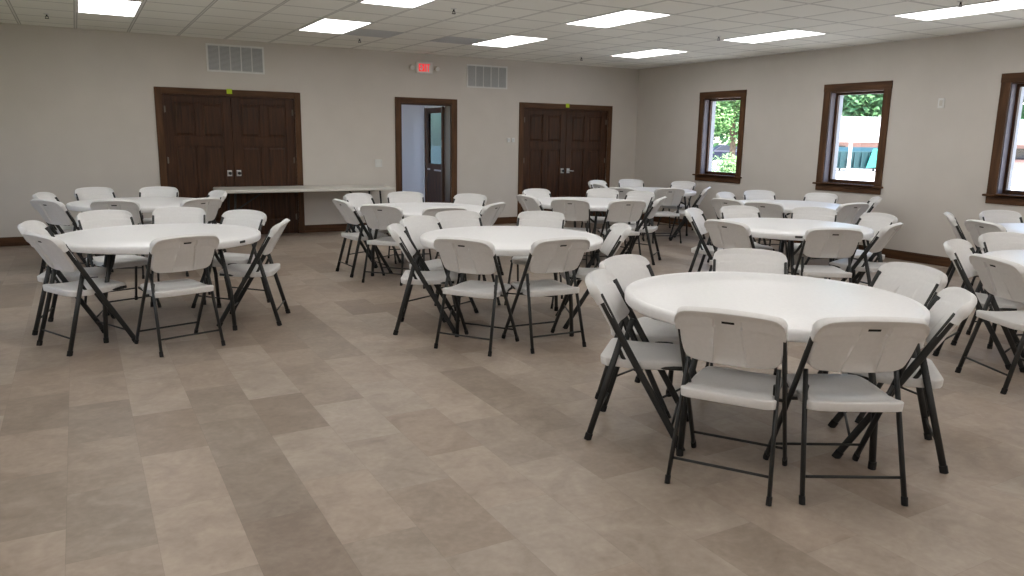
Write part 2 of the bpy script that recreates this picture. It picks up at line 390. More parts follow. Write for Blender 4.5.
bm = bmesh.new(); wall_cells(WT, vy1+.12, VH, [(ed0-.02, ed1+.12, 0, 2.034)], lambda s, e, z0, z1: bx(bm, vx1, vx1+.12, s, e, z0, z1)); struct('wall_entry_right', bm, WHITEWALL)
bm = bmesh.new(); wall_cells(WT, vy1+.12, VH, [(.5, 2.25, .55, 2.15)], lambda s, e, z0, z1: bx(bm, vx0-.12, vx0, s, e, z0, z1)); struct('wall_entry_left', bm, WHITEWALL)  # unseen opening added so daylight brightens the entry's back wall
root = empty('door_4', (vx1, (ed0+ed1)/2, 0)); root['kind'] = 'structure'
yo = (ed0+ed1)/2; hw = (ed1-ed0)/2
b = bmesh.new(); y0, y1 = -hw, hw
bx(b, .0, .045, y0, y0+.10, 0, 2.03); bx(b, .0, .045, y1-.10, y1, 0, 2.03); bx(b, .0, .045, y0+.10, y1-.10, 0, .98); bx(b, .0, .045, y0+.10, y1-.10, 1.93, 2.03)
lf = obj('door_leaf', b, WOODD, root, bevel=.003)
b = bmesh.new(); bx(b, .02, .026, y0+.10, y1-.10, .98, 1.93); obj('glass_pane', b, GLASSD, lf)
b = bmesh.new(); bx(b, -.008, 0, y1-.16, y1-.04, .855, .885); bx(b, -.008, 0, y0+.20, y1-.36, .845, .875); obj('push_plate', b, STEEL, lf)
b = bmesh.new(); bx(b, .0, .1, y0-.02, y0, 0, 2.05); bx(b, 0, .1, y1+.10, y1+.12, 0, 2.05); obj('door_frame', b, WOODD, root)
b = bmesh.new(); bx(b, .04, .046, y1+.005, y1+.10, .02, 2.03); obj('side_glass', b, GLASS, root)
pl = bpy.data.lights.new('entry_portal', 'AREA'); pl.shape = 'RECTANGLE'; pl.size = 1.75; pl.size_y = 1.6; pl.cycles.is_portal = True
po = bpy.data.objects.new('entry_portal', pl); COL.objects.link(po); po.location = (vx0-.14, 1.375, 1.35); po.rotation_euler = Vector((1, 0, 0)).to_track_quat('-Z', 'Z').to_euler()

# ------------------------------------------------------------------ ceiling fittings
def light_at(x, y, lab):
    t = empty('ceiling_light', (x, y, H)); tag(t, lab, 'ceiling light', 'fluorescent ceiling panels')
    W, L, e = GS, 2*GS, .028
    b = bmesh.new()
    for x0, x1, y0, y1 in ((0, W, -e, 0), (0, W, -L, -L+e), (0, e, -L+e, -e), (W-e, W, -L+e, -e)): bx(b, x0, x1, y0, y1, -.006, .002)
    obj('light_frame', b, WHITEMETAL, t)
    b = bmesh.new(); bx(b, e, W-e, -L+e, -e, -.003, .001); obj('diffuser', b, DIFF, t)
LTS = {(0,0):'ceiling light panel cut off at the top left, left of the others', (1,0):'ceiling light panel between the left double doors and the open doorway, close to back wall',
       (2,0):'ceiling light panel just in front of the right wall vent', (3,0):'smallest ceiling light panel nearest the far corner of the room',
       (1,1):'ceiling light panel cut off by the top of the photo left of centre', (2,1):'large ceiling light panel in the middle row right of centre',
       (3,1):'ceiling light panel near right wall between the first two windows', (3,2):'ceiling light panel cut off at top right above the third window'}
for ix in range(-1, 4):
    for iy in range(0, 6):
        if (ix, iy) in LTS: light_at(GX-2.44*3+2.44*ix, GY-2.44*iy, LTS[(ix, iy)])
        elif (iy >= 1): light_at(GX-2.44*3+2.44*ix, GY-2.44*iy, 'ceiling light panel outside the picture above the tables')
def ceil_grille(ix, lab):
    x = GX+ix*GS; t = empty('ceiling_vent', (x, GY, H)); tag(t, lab, 'vent', 'grey grilles in the ceiling')
    b = bmesh.new()
    for x0, x1, y0, y1 in ((0, GS, -.02, 0), (0, GS, -GS, -GS+.02), (0, .02, -GS+.02, -.02), (GS-.02, GS, -GS+.02, -.02)): bx(b, x0, x1, y0, y1, -.008, .002)
    obj('vent_frame', b, GREYMETAL, t)
    b = bmesh.new()
    for k in range(26): y = -.03-k*.0215; bx(b, .02, GS-.02, y-.006, y, -.006, .0)
    obj('slats', b, GREYMETAL, t)
    b = bmesh.new(); bx(b, .02, GS-.02, -GS+.02, -.02, -.002, .0); obj('backing', b, DARKVOID, t)
ceil_grille(-7, 'grey square ceiling vent beside the light panel above the long grey table')
ceil_grille(-5, 'grey square ceiling vent beside the light panel nearest the wall vent')
for (x, y), lab in (((-9.497, -1.232), 'ceiling sprinkler left of the cut off light panel'), ((-5.808, -4.248), 'ceiling sprinkler near the top centre of the photo'),
        ((-2.10, -1.16), 'ceiling sprinkler nearest the far corner light panel'), ((-2.154, -4.29), 'ceiling sprinkler at the tip of the light before the first window'),
        ((-2.112, -7.34), 'ceiling sprinkler behind the light panel at top right'), ((-5.828, -1.253), 'ceiling sprinkler just below the grey vent near the back wall')):
    t = empty('ceiling_sprinkler', (x, y, H)); tag(t, lab, 'sprinkler', 'fire sprinklers in the ceiling')
    b = bmesh.new(); lathe(b, [(0, 0), (.032, 0), (.03, -.006), (.012, -.01), (0, -.01)], 20); obj('escutcheon', b, WHITEMETAL, t, smooth=True)
    b = bmesh.new(); tube(b, [(0, 0, -.008), (0, 0, -.03)], .009, n=8); tube(b, [(.014, 0, -.028), (.014, 0, -.05)], .003, n=6); tube(b, [(-.014, 0, -.028), (-.014, 0, -.05)], .003, n=6); bx(b, -.016, .016, -.003, .003, -.032, -.027); obj('sprinkler_body', b, METAL, t)
    b = bmesh.new(); lathe(b, [(0, -.05), (.022, -.05), (.022, -.054), (0, -.054)], 12); obj('deflector', b, METAL, t)

# ------------------------------------------------------------------ things on the walls
def wall_vent(x0, x1, z0, z1, lab):
    cx = (x0+x1)/2; t = empty('wall_vent', (cx, 0, z0)); tag(t, lab, 'vent', 'white framed wall vents')
    w = (x1-x0)/2; h = z1-z0; fr = .025
    b = bmesh.new()
    bx(b, -w, w, -.012, 0, 0, fr); bx(b, -w, w, -.012, 0, h-fr, h); bx(b, -w, -w+fr, -.012, 0, fr, h-fr); bx(b, w-fr, w, -.012, 0, fr, h-fr)
    obj('vent_frame', b, WHITEMETAL, t, bevel=.002)
    iw = 2*(w-fr)/5
    for k in range(1, 5):
        b = bmesh.new(); xx = -w+fr+iw*k; bx(b, xx-.007, xx+.007, -.011, 0, fr, h-fr); obj('mullion', b, WHITEMETAL, t)
    b = bmesh.new(); n = 20
    for k in range(n):
        z = fr+(h-2*fr)*(k+.5)/n
        vs = [b.verts.new(p) for p in ((-w+fr, -.009, z-.004), (w-fr, -.009, z-.004), (w-fr, -.002, z+.006), (-w+fr, -.002, z+.006))]; b.faces.new(vs)
        vs2 = [b.verts.new(p) for p in ((-w+fr, -.009, z-.0055), (w-fr, -.009, z-.0055), (w-fr, -.002, z+.0045), (-w+fr, -.002, z+.0045))]; b.faces.new(vs2[::-1])
    obj('louvres', b, GREYMETAL, t)
    b = bmesh.new(); bx(b, -w+fr, w-fr, -.0015, 0, fr, h-fr); obj('backing', b, DARKVOID, t)
wall_vent(-7.637, -6.85, 2.337, 2.718, 'white framed louvred wall vent above the left double doors')
wall_vent(-3.595, -2.826, 2.303, 2.678, 'white framed louvred wall vent between the exit sign and right double doors')

t = empty('exit_sign', (-4.361, 0, 2.569)); tag(t, 'lit red EXIT sign with two emergency lamp heads above the open doorway', 'exit sign')
b = bmesh.new(); bx(b, -.14, .14, -.045, 0, -.088, .088); obj('sign_housing', b, WHITEMETAL, t, bevel=.006)
def letter(ch, x, h=.118, w=.046, s=.017):
    b = bmesh.new(); y0, y1 = -.049, -.044; z0, z1 = -h/2, h/2
    if ch == 'E':
        bx(b, x, x+s, y0, y1, z0, z1)
        for z in (z0, -s/2, z1-s): bx(b, x+s, x+w, y0, y1, z, z+s)
    elif ch == 'I': bx(b, x, x+s, y0, y1, z0, z1)
    elif ch == 'T': bx(b, x, x+w, y0, y1, z1-s, z1); bx(b, x+w/2-s/2, x+w/2+s/2, y0, y1, z0, z1-s)
    else:
        for a, c in (((x, z0), (x+w-s, z1)), ((x+w-s, z0), (x, z1))):
            vs = [(a[0], a[1]), (a[0]+s, a[1]), (c[0]+s, c[1]), (c[0], c[1])]
            f = [b.verts.new((p[0], y0, p[1])) for p in vs]; g = [b.verts.new((p[0], y1, p[1])) for p in vs]
            b.faces.new(f); b.faces.new(g[::-1])
            for k in range(4): b.faces.new((f[k], g[k], g[(k+1)%4], f[(k+1)%4]))
    obj('letter_'+ch.lower(), b, RED, t)
letter('E', -.098); letter('X', -.044); letter('I', .014); letter('T', .043)
for s in (-1, 1):
    b = bmesh.new(); tube(b, [(s*.14, -.02, 0), (s*.18, -.025, 0)], .010, n=8)
    tube(b, [(s*.215, .0-.012, 0), (s*.215, -.05, -.006), (s*.215, -.075, -.012)], .042, .042, n=18)
    hd = obj('lamp_head', b, BEIGEPLASTIC, t, bevel=.004)
    b = bmesh.new(); tube(b, [(s*.215, -.075, -.012), (s*.215, -.079, -.013)], .034, n=18); obj('lamp_lens', b, WHITEMETAL, hd)

def plate(name, x, z, w, h, lab, cat, parts):
    t = empty(name, (x, 0, z)); tag(t, lab, cat)
    b = bmesh.new(); bx(b, -w/2, w/2, -.008, 0, -h/2, h/2); obj('cover_plate', b, WHITEMETAL, t, bevel=.002)
    for dx in parts:
        b = bmesh.new(); bx(b, dx-.016, dx+.016, -.012, -.006, -.032, .032); obj('rocker', b, WHITEMETAL, t, bevel=.002)
    return t
plate('light_switch', -5.143, 1.06, .118, .122, 'white double light switch on the wall left of the open doorway', 'switch', (-.023, .023))
for x, lab, n_ in ((-2.784, 'small white wall control left of a matching one, beside the right double doors', 0), (-2.697, 'small white wall control next to the frame of the right double doors', 1)):
    t = empty('wall_control', (x, 0, 1.453)); tag(t, lab, 'wall control', 'small wall controls')
    b = bmesh.new(); bx(b, -.032, .032, -.018, 0, -.04, .04); obj('control_body', b, WHITEMETAL, t, bevel=.008)
    b = bmesh.new(); bx(b, -.018, .018, -.020, -.017, -.02, .02); obj('display', b, GREYMETAL, t)
t = empty('wall_outlet', (0, -5.946, 1.992)); tag(t, 'white blank outlet plate high on the right wall between two windows', 'outlet')
b = bmesh.new(); bx(b, -.008, 0, -.04, .04, -.06, .06); obj('cover_plate', b, WHITEMETAL, t, bevel=.003)
b = bmesh.new(); bx(b, -.014, -.006, -.018, .018, -.033, .033); obj('socket', b, BEIGEPLASTIC, t, bevel=.003)

# ------------------------------------------------------------------ long folding table at the back wall
def long_table():
    x0, x1, y0, y1, zt = -7.66, -5.17, -.80, -.06, .728
    cx, cy = (x0+x1)/2, (y0+y1)/2; hx, hy = (x1-x0)/2, (y1-y0)/2
    t = empty('folding_table', (cx, cy, 0)); tag(t, 'long rectangular grey folding table against the back wall between the doors', 'table')
    b = bmesh.new(); bx(b, -hx, hx, -hy, hy, zt-.045, zt); obj('tabletop', b, GREYTABLE, t, bevel=.012, segs=3)
    b = bmesh.new(); bx(b, -hx+.25, hx-.25, -hy+.22, -hy+.24, zt-.065, zt-.045); bx(b, -hx+.25, hx-.25, hy-.24, hy-.22, zt-.065, zt-.045); obj('apron_rail', b, METAL, t)
    for s in (-1, 1):
        for q in (-1, 1):
            b = bmesh.new(); tube(b, [(s*(hx-.20), q*(hy-.12), zt-.05), (s*(hx-.16), q*(hy-.08), 0.012)], .014, n=10)
            lg = obj('leg', b, METAL, t, smooth=True)
            b = bmesh.new(); tube(b, [(s*(hx-.16), q*(hy-.08), .03), (s*(hx-.16), q*(hy-.08), 0)], .017, n=10); obj('foot_cap', b, RUBBER, lg)
        b = bmesh.new(); tube(b, [(s*(hx-.17), -(hy-.09), .18), (s*(hx-.17), hy-.09, .18)], .010, n=8); obj('crossbar', b, METAL, t)
        b = bmesh.new(); tube(b, [(s*(hx-.185), 0, .38), (s*(hx-.62), 0, zt-.06)], .009, n=8); tube(b, [(s*(hx-.185), -(hy-.11), .38), (s*(hx-.185), hy-.11, .38)], .009, n=8); obj('brace', b, METAL, t)
long_table()

# ------------------------------------------------------------------ round table
ZT, RT = .715, .729
def make_round_table():
    t = empty('round_table')
    b = bmesh.new()
    lathe(b, [(0, ZT-.002), (.40, ZT-.002), (RT-.034, ZT-.002), (RT-.030, ZT-.0045), (RT-.026, ZT-.0005), (RT-.018, ZT), (RT-.008, ZT-.003), (RT-.001, ZT-.010), (RT, ZT-.020), (RT-.002, ZT-.048), (RT-.008, ZT-.056), (RT-.03, ZT-.057), (RT-.034, ZT-.030), (.3, ZT-.030), (0, ZT-.030)], 96)
    obj('tabletop', b, TABLETOP, t, smooth=True)
    # apron rails under the top
    b = bmesh.new()
    for s in (-1, 1): bx(b, -.52, .52, s*.30-.012, s*.30+.012, ZT-.072, ZT-.031)
    for s in (-1, 1): bx(b, s*.40-.012, s*.40+.012, -.34, .34, ZT-.060, ZT-.036)
    obj('apron_rail', b, METAL, t)
    a = .62/math.sqrt(2); c = .375
    for s in (-1, 1):
        for q in (-1, 1):
            b = bmesh.new(); tube(b, [(s*.41, q*.36, ZT-.05), (s*a*.98, q*a*.97, .3), (s*a, q*a, .01)], .0155, n=10)
            lg = obj('leg', b, METAL, t, smooth=True)
            b = bmesh.new(); tube(b, [(s*a, q*a, .035), (s*a, q*a, 0)], .018, n=10); obj('foot_cap', b, RUBBER, lg)
            # curved brace from the leg to the middle of the top
            b = bmesh.new(); tube(b, smooth_path([(s*.425, q*.385, .50), (s*.32, q*.36, .545), (s*.20, q*.335, .62), (s*.10, q*.31, ZT-.045)], 5), .0125, n=8)
            obj('brace', b, METAL, t, smooth=True)
        b = bmesh.new(); tube(b, [(s*.41, -.37, ZT-.055), (s*.41, .37, ZT-.055)], .013, n=8); obj('pivot_bar', b, METAL, t)
    # small dark badge on the rim, over one leg
    b = bmesh.new(); n = 6
    for k in range(n):
        a0, a1 = math.radians(45)+(-.5+k/n)*.085, math.radians(45)+(-.5+(k+1)/n)*.085
        p = [((RT+.0015)*math.cos(w), (RT+.0015)*math.sin(w), z) for w, z in ((a0, ZT-.034), (a1, ZT-.034), (a1, ZT-.016), (a0, ZT-.016))]
        i_ = [((RT-.004)*math.cos(w), (RT-.004)*math.sin(w), z) for w, z in ((a0, ZT-.034), (a1, ZT-.034), (a1, ZT-.016), (a0, ZT-.016))]
        P = [b.verts.new(v) for v in p]; I = [b.verts.new(v) for v in i_]
        b.faces.new(P); b.faces.new(I[::-1])
        for j in range(4): b.faces.new((P[j], P[(j+1)%4], I[(j+1)%4], I[j]))
    obj('badge', b, METAL, t)
    return t

# ------------------------------------------------------------------ folding chair.  local +y is the chair's back; s=0 at the front feet
S0 = .23
def make_chair():
    t = empty('folding_chair')
    Y = lambda s: s-S0
    XO = .214
    for q in (-1, 1):
        # front leg that runs on up as the back upright (one flattened tube)
        b = bmesh.new()
        tube(b, smooth_path([(q*XO, Y(.004), .012), (q*XO, Y(.10), .175), (q*XO, Y(.235), .40), (q*XO, Y(.345), .59), (q*(XO+.001), Y(.432), .745)], 3), .0095, .0175, n=10, ref=(1,0,0))
        lg = obj('front_leg', b, METAL, t, smooth=True)
        b = bmesh.new(); tube(b, [(q*XO, Y(.019), .035), (q*XO, Y(0), 0)], .012, .020, n=10, ref=(1,0,0)); obj('foot_cap', b, RUBBER, lg)
        b = bmesh.new()
        tube(b, [(q*(XO+.001), Y(.462), .012), (q*(XO-.010), Y(.395), .26), (q*(XO-.022), Y(.318), .545)], .0095, .016, n=10, ref=(1,0,0))
        lg = obj('rear_leg', b, METAL, t, smooth=True)
        b = bmesh.new(); tube(b, [(q*(XO+.001), Y(.456), .035), (q*(XO+.001), Y(.465), 0)], .012, .019, n=10, ref=(1,0,0)); obj('foot_cap', b, RUBBER, lg)
        # seat bracket: bent bar from the rear leg forward under the seat
        b = bmesh.new()
        tube(b, smooth_path([(q*(XO-.032), Y(.330), .475), (q*(XO-.034), Y(.305), .425), (q*(XO-.036), Y(.265), .397), (q*(XO-.038), Y(.14), .398), (q*(XO-.040), Y(.02), .405)], 4), .006, .010, n=8, ref=(1,0,0))
        obj('seat_bracket', b, METAL, t, smooth=True)
    # crossbars
    b = bmesh.new(); tube(b, [(-XO, Y(.058), .10), (XO, Y(.058), .10)], .0065, n=8); obj('crossbar', b, METAL, t, smooth=True)
    b = bmesh.new(); tube(b, [(-XO, Y(.437), .112), (XO, Y(.437), .112)], .0065, n=8); obj('crossbar', b, METAL, t, smooth=True)
    b = bmesh.new(); tube(b, [(-XO, Y(.245), .388), (XO, Y(.245), .388)], .008, n=8); obj('pivot_bar', b, METAL, t, smooth=True)
    # seat: contoured shell
    N, M = 20, 20
    def seat_pt(u, v):   # u -1..1 lateral, v 0 front .. 1 rear
        hw = .190 - .024*max(0, 1-v/.5)**1.5 + (.014 if v > .86 else 0)
        e = .80
        def rnd(w):      # rounded corner shrink
            return 1.0
        # superellipse corner rounding
        vv = 2*v-1
        k = 1.0
        au = abs(u)
        s = .213+vv*.213
        x = u*hw
        # pull corners in
        cr = .050
        cxr, csr = hw-cr, .213-cr
        dx, ds = abs(x)-cxr, abs(vv*.213)-csr
        if dx > 0 and ds > 0:
            L_ = max(dx, ds); d = math.hypot(dx, ds)
            f = L_/d
            x = math.copysign(cxr+dx*f, x); s = .213+math.copysign(csr+ds*f, vv)
        z = .437 - .016*math.exp(-((v-.62)/.28)**2)*(1-.55*au*au) - .010*max(0, (.18-v)/.18)**2 + .004*max(0,(v-.9)/.1)
        edge = max(au, abs(vv))
        z -= .006*max(0, (edge-.88)/.12)**2
        return x, s, z
    b = bmesh.new()
    top = [[b.verts.new((seat_pt(-1+2*i/N, j/M)[0], Y(seat_pt(-1+2*i/N, j/M)[1]), seat_pt(-1+2*i/N, j/M)[2])) for i in range(N+1)] for j in range(M+1)]
    bot = []
    for j in range(M+1):
        r = []
        for i in range(N+1):
            x, s, z = seat_pt(-1+2*i/N, j/M); edge = max(abs(-1+2*i/N), abs(2*j/M-1))
            dep = .043 if edge > .93 else .022
            r.append(b.verts.new((x*.985, Y(.213+(s-.213)*.985), z-dep)))
        bot.append(r)
    for j in range(M):
        for i in range(N):
            b.faces.new((top[j][i], top[j][i+1], top[j+1][i+1], top[j+1][i])); b.faces.new((bot[j][i], bot[j+1][i], bot[j+1][i+1], bot[j][i+1]))
    for i in range(N):
        b.faces.new((top[0][i+1], top[0][i], bot[0][i], bot[0][i+1])); b.faces.new((top[M][i], top[M][i+1], bot[M][i+1], bot[M][i]))
    for j in range(M):
        b.faces.new((top[j][0], top[j+1][0], bot[j+1][0], bot[j][0])); b.faces.new((top[j+1][N], top[j][N], bot[j][N], bot[j+1][N]))
    obj('seat', b, PLASTIC, t, smooth=True, bevel=.006, segs=2)
    # backrest: curved panel with a moulded channel and a handle slot
    us = [-1, -.97, -.92, -.86, -.78, -.66, -.50, -.36, -.29, -.268, -.242, -.22, -.18, -.115, -.07, .07, .115, .18, .22, .242, .268, .29, .36, .50, .66, .78, .86, .92, .97, 1]
    vs_ = [0, .03, .07, .14, .25, .4, .55, .66, .70, .71, .735, .752, .795, .815, .835, .845, .865, .875, .90, .93, .965, 1]
    ZB, ZT_ = .553, .812
    def mid_pt(u, v):
        au = abs(u)
        ztop = ZT_ - .020*au**2.2; zbot = ZB + .006*au**2
        lim = .76
        if au > lim:
            tt = (au-lim)/(1-lim); ztop -= .046*(1-math.sqrt(max(0, 1-tt*tt)))
            zbot += .030*(1-math.sqrt(max(0, 1-tt*tt)))
        z = zbot+(ztop-zbot)*v
        # narrow between the uprights, shoulders spread over their tops
        w = .203 + (.022 if v > .705 else 0) - .006*max(0, (.3-v)/.3)
        x = u*w
        if au <= .36: x *= 1 + .42*max(0, (.66-v))/.66*(1 if au <= .27 else .55)
        s = .334 + (z-.535)*.575 + .028*(1-au**2.2)
        return x, s, z
    b = bmesh.new(); F_, B_ = [], []
    nrm = Vector((0, .875, -.485))
    for j, v in enumerate(vs_):
        fr, br = [], []
        for i, u in enumerate(us):
            x, s, z = mid_pt(u, v); p = Vector((x, Y(s), z)); edge = max(abs(u), 0 if v < .5 else (2*v-1))
            th = .0085 + .007*max(0, (v-.88)/.12) + .003*max(0, (abs(u)-.9)/.1)
            d = 0
            if abs(u) < .25 and v < .86: d = .0125*min(1, (.86-v)/.014)*min(1, v/.12)
            br.append(b.verts.new(p+nrm*(th-d)))
            # the front skin is wider than the back one and laps over the uprights
            e_ = max(0, (abs(u)-.80)/.20); q_ = p-nrm*(th*.9+.016*e_)
            if v <= .705: q_.x *= 1+.105*e_
            fr.append(b.verts.new(q_))
        F_.append(fr); B_.append(br)
    i0, i1 = us.index(-.115), us.index(.115); j0 = vs_.index(.752)
    nU, nV = len(us)-1, len(vs_)-1
    for j in range(nV):
        for i in range(nU):
            b.faces.new((F_[j][i], F_[j][i+1], F_[j+1][i+1], F_[j+1][i]))
            if i0 <= i < i1 and j == j0: continue
            b.faces.new((B_[j][i], B_[j+1][i], B_[j+1][i+1], B_[j][i+1]))
    for i in range(nU):
        b.faces.new((F_[0][i], B_[0][i], B_[0][i+1], F_[0][i+1])); b.faces.new((F_[nV][i], F_[nV][i+1], B_[nV][i+1], B_[nV][i]))
    for j in range(nV):
        b.faces.new((F_[j][0], F_[j+1][0], B_[j+1][0], B_[j][0])); b.faces.new((F_[j][nU], B_[j][nU], B_[j+1][nU], F_[j+1][nU]))
    br_ = obj('backrest', b, PLASTIC, t, smooth=True, bevel=.003, segs=1)
    # dark strip that paints in the shade inside the handle slot
    b = bmesh.new()
    i_ = (mid_pt(.115, .752), mid_pt(.115, .795)); x_ = i_[0][0]
    for z_ in (0,):
        lo, hi = Vector((0, Y(mid_pt(.0, .752)[1]), i_[0][2])), Vector((0, Y(mid_pt(.0, .795)[1]), i_[1][2]))
        vv_ = [b.verts.new(p+Vector((dx, 0, 0))+nrm*dn) for dx in (-x_, x_) for dn in (-.0066, -.0048) for p in (lo, hi)]
        for f in ((0,1,3,2),(4,6,7,5),(0,4,5,1),(2,3,7,6),(0,2,6,4),(1,5,7,3)): b.faces.new([vv_[k] for k in f])
    obj('handle_slot_shade', b, SLOT, br_)
    return t

def copy_thing(root):
    r = root.copy(); COL.objects.link(r)
    for ch in list(root.children):
        c = ch.copy(); COL.objects.link(c); c.parent = r
        for g in list(ch.children):
            d = g.copy(); COL.objects.link(d); d.parent = c
    return r


TABLES = {  # centre, leg angle, label, words for its chairs, chairs: (x, y of the back, facing or None, place words)
 'T1': ((-6.30,-9.105), -82.3, 'largest white round folding table, nearest the camera at front right', 'the nearest table', [
    (-7.053,-9.577,-146.6,'near side, left of two from behind'), (-6.612,-9.92,-119,'near side, right of two from behind'),
    (-7.045,-8.672,134,'left side, in front of its twin'), (-6.593,-8.271,109.6,'left side, the one behind its twin'),
    (-5.67,-8.365,49.6,'alone on the far side'), (-5.259,-9.2,-13.0,'right side, the farther of two'), (-5.795,-9.768,-49.0,'right side, the closer of two')]),
 'T2': ((-6.34,-6.49), -69.9, 'white round folding table in the middle of the room, behind the open floor', 'the centre table', [
    (-7.077,-7.115,-144.4,'near side, left of two from behind'), (-6.43,-7.37,-92,'near side, right of two from behind'),
    (-7.227,-6.263,152.7,'left side, in front of its twin'), (-6.827,-5.737,115.9,'left side, the one behind its twin'),
    (-6.308,-5.397,88.3,'far side, left of two'), (-5.579,-5.708,45.8,'far side, right of two'), (-5.535,-6.857,-24.5,'right side')]),
 'T3': ((-8.80,-5.34), -46.2, 'white round folding table at front left with a dark badge on its rim', 'the front left table', [
    (-8.727,-6.275,-74,'near side, its back to the camera'), (-9.571,-5.852,-154.3,'left side, the closer of two'), (-9.66,-5.1,168,'leftmost, behind its twin'),
    (-9.166,-4.339,110.1,'far side, left of two'), (-8.552,-4.245,77.2,'far side, right of two'), (-8.061,-4.712,40.0,'right side, the farther of two'), (-7.95,-5.59,-22,'right side, seen edge on')]),
 'T4': ((-8.74,-2.24), -47.9, 'white round folding table at back left, before the left double doors', 'the back left table', [
    (-9.68,-1.92,161.2,'left side, the farther of two'), (-9.629,-2.876,-144.5,'left side, the closer of two'), (-9.185,-1.154,112.3,'far side, left of two'),
    (-8.461,-1.245,74.3,'far side, right of two'), (-9.035,-3.13,-108.3,'near side, left of two'), (-8.211,-3.149,-66.3,'near side, right of two'), (-7.888,-2.073,11.1,'right side by the long grey table')]),
 'T5': ((-6.03,-3.97), -87.6, 'white round folding table before the open doorway', 'the table by the open doorway', [
    (-6.898,-3.774,183.6,'leftmost, seen from the side'), (-6.473,-2.985,119.9,'far left behind'), (-6.72,-4.48,-137,'near side, left of two'),
    (-6.21,-4.926,-102.5,'near side, right of two'), (-5.846,-2.924,80.0,'far side, right below the doorway'), (-5.211,-3.465,31.7,'far right side'), (-5.52,-4.664,-53.7,'right side, tilted back view')]),
 'T6': ((-3.77,-3.80), -23.4, 'white round folding table before the right double doors', 'the table by the right doors', [
    (-3.933,-2.863,97.3,'far side, left of two'), (-4.629,-3.811,-179.3,'left side'), (-4.425,-4.443,-132.5,'near side, left of two'), (-3.868,-4.799,-103.7,'near side, right of two'),
    (-2.768,-3.665,13.3,'right side, front facing the camera'), (-3.003,-3.12,41.6,'far side, right of two'), (-3.17,-4.54,-50,'right side, seen edge on')]),
 'T7': ((-1.44,-2.22), -38.4, 'most distant white round folding table, in the far corner', 'the far corner table', [
    (-1.755,-1.229,107.6,'left side, against the dark door'), (-0.931,-1.09,65.8,'far side, left of two'), (-2.518,-2.914,-147.2,'near side, left of two'),
    (-0.391,-1.842,19.8,'far side, right of two'), (-1.14,-3.179,-49.0,'edge on, below the first window'), (-1.863,-3.195,-110.0,'near side, bluish back'), (-2.286,-2.053,168.8,'left side, in front of its twin')]),
 'T8': ((-3.49,-6.79), -132.9, 'white round folding table right behind the nearest one, dark badge on its rim', 'the table behind the nearest one', [
    (-3.928,-5.946,122.4,'left side, front facing the camera'), (-4.459,-6.933,-171.6,'near side, left of two'), (-3.234,-5.884,74.2,'far side, left of two'),
    (-2.579,-6.315,37.2,'far side, right of two'), (-4.005,-7.695,-122.0,'near side, right of two'), (-2.496,-7.022,-13.1,'right side, the farther of two'), (-3.18,-7.633,-69.8,'right side, seen edge on')]),
 'T9': ((-1.42,-4.99), -45, 'white round folding table just below the middle window', 'the table below the middle window', [
    (-1.722,-4.146,109.7,'left side, the farther of two'), (-2.540,-5.002,-172.2,'left side, the closer of two'), (-0.939,-4.014,63.8,'far side, left of two'),
    (-0.494,-4.722,16.1,'far side, right of two'), (-2.483,-5.527,-154.5,'near side, left of two'), (-1.489,-5.985,-94.0,'near side, right of two'), (-0.368,-5.454,-46,'right side, seen edge on')]),
 'T10': ((-3.37,-9.35), -77.1, 'white round folding table cut off by the right edge, closer of two', 'the closer cut off table', [
    (-3.869,-8.617,106.0,'left side'), (-4.431,-9.192,155.0,'near side, its back to the camera'), (-3.022,-8.484,71.4,'far side, cut by the picture edge')]),
 'T11': ((-1.25,-8.19), -79.1, 'white round folding table cut off by the right edge, farther one below third window', 'the farther cut off table', [
    (-1.666,-7.231,122.9,'left side'), (-2.166,-7.839,159.0,'near side, its back to the camera'), (-0.853,-7.265,66.8,'far side, under the third window')]),
}
table0 = make_round_table(); chair0 = make_chair(); first_t = first_c = True
for key, ((tx, ty), ang, tlab, words, chairs) in TABLES.items():
    t = table0 if first_t else copy_thing(table0); first_t = False
    t.location = (tx, ty, 0); t.rotation_euler = (0, 0, math.radians(ang-45))
    tag(t, tlab, 'table', 'white round folding tables')
    for (x, y, a, place) in chairs:
        c = chair0 if first_c else copy_thing(chair0); first_c = False
        if a is None: a = math.degrees(math.atan2(y-ty, x-tx))
        r = math.radians(a); k = .468-S0
        c.location = (x-math.cos(r)*k, y-math.sin(r)*k, 0); c.rotation_euler = (0, 0, r-math.pi/2)
        tag(c, 'white folding chair at ' + words + ', ' + place, 'chair', 'white folding chairs around the round tables')

# ------------------------------------------------------------------ outdoors, seen through the windows
GZ = -.15
GRAVEL = noise_mat('sunlit_concrete', srgb(205,202,196), srgb(218,215,210), .6, .9)
GRASS = noise_mat('lawn', srgb(88,110,52), srgb(112,134,70), 2, .95)
def brick_mat():
    mt = nm('red_brick', (.3,.15,.1), .9); tc = nd(mt, 'ShaderNodeTexCoord'); br = nd(mt, 'ShaderNodeTexBrick'); br.inputs['Scale'].default_value = 4.5
    br.inputs['Color1'].default_value = (*srgb(136,104,98),1); br.inputs['Color2'].default_value = (*srgb(150,116,108),1); br.inputs['Mortar'].default_value = (*srgb(130,120,114),1)
    mp = nd(mt, 'ShaderNodeMapping'); mp.inputs['Rotation'].default_value = (math.pi/2, 0, 0); lk(mt, tc.outputs['Object'], mp.inputs[0]); lk(mt, mp.outputs[0], br.inputs['Vector'])
    lk(mt, br.outputs['Color'], mt.node_tree.nodes['Principled BSDF'].inputs['Base Color']); return mt
BRICK = brick_mat()
ROOF = nm('white_metal_roof', srgb(232,232,232), .5); GREEN = noise_mat('green_dumpster_paint', srgb(8,52,58), srgb(12,62,66), 4, .5)
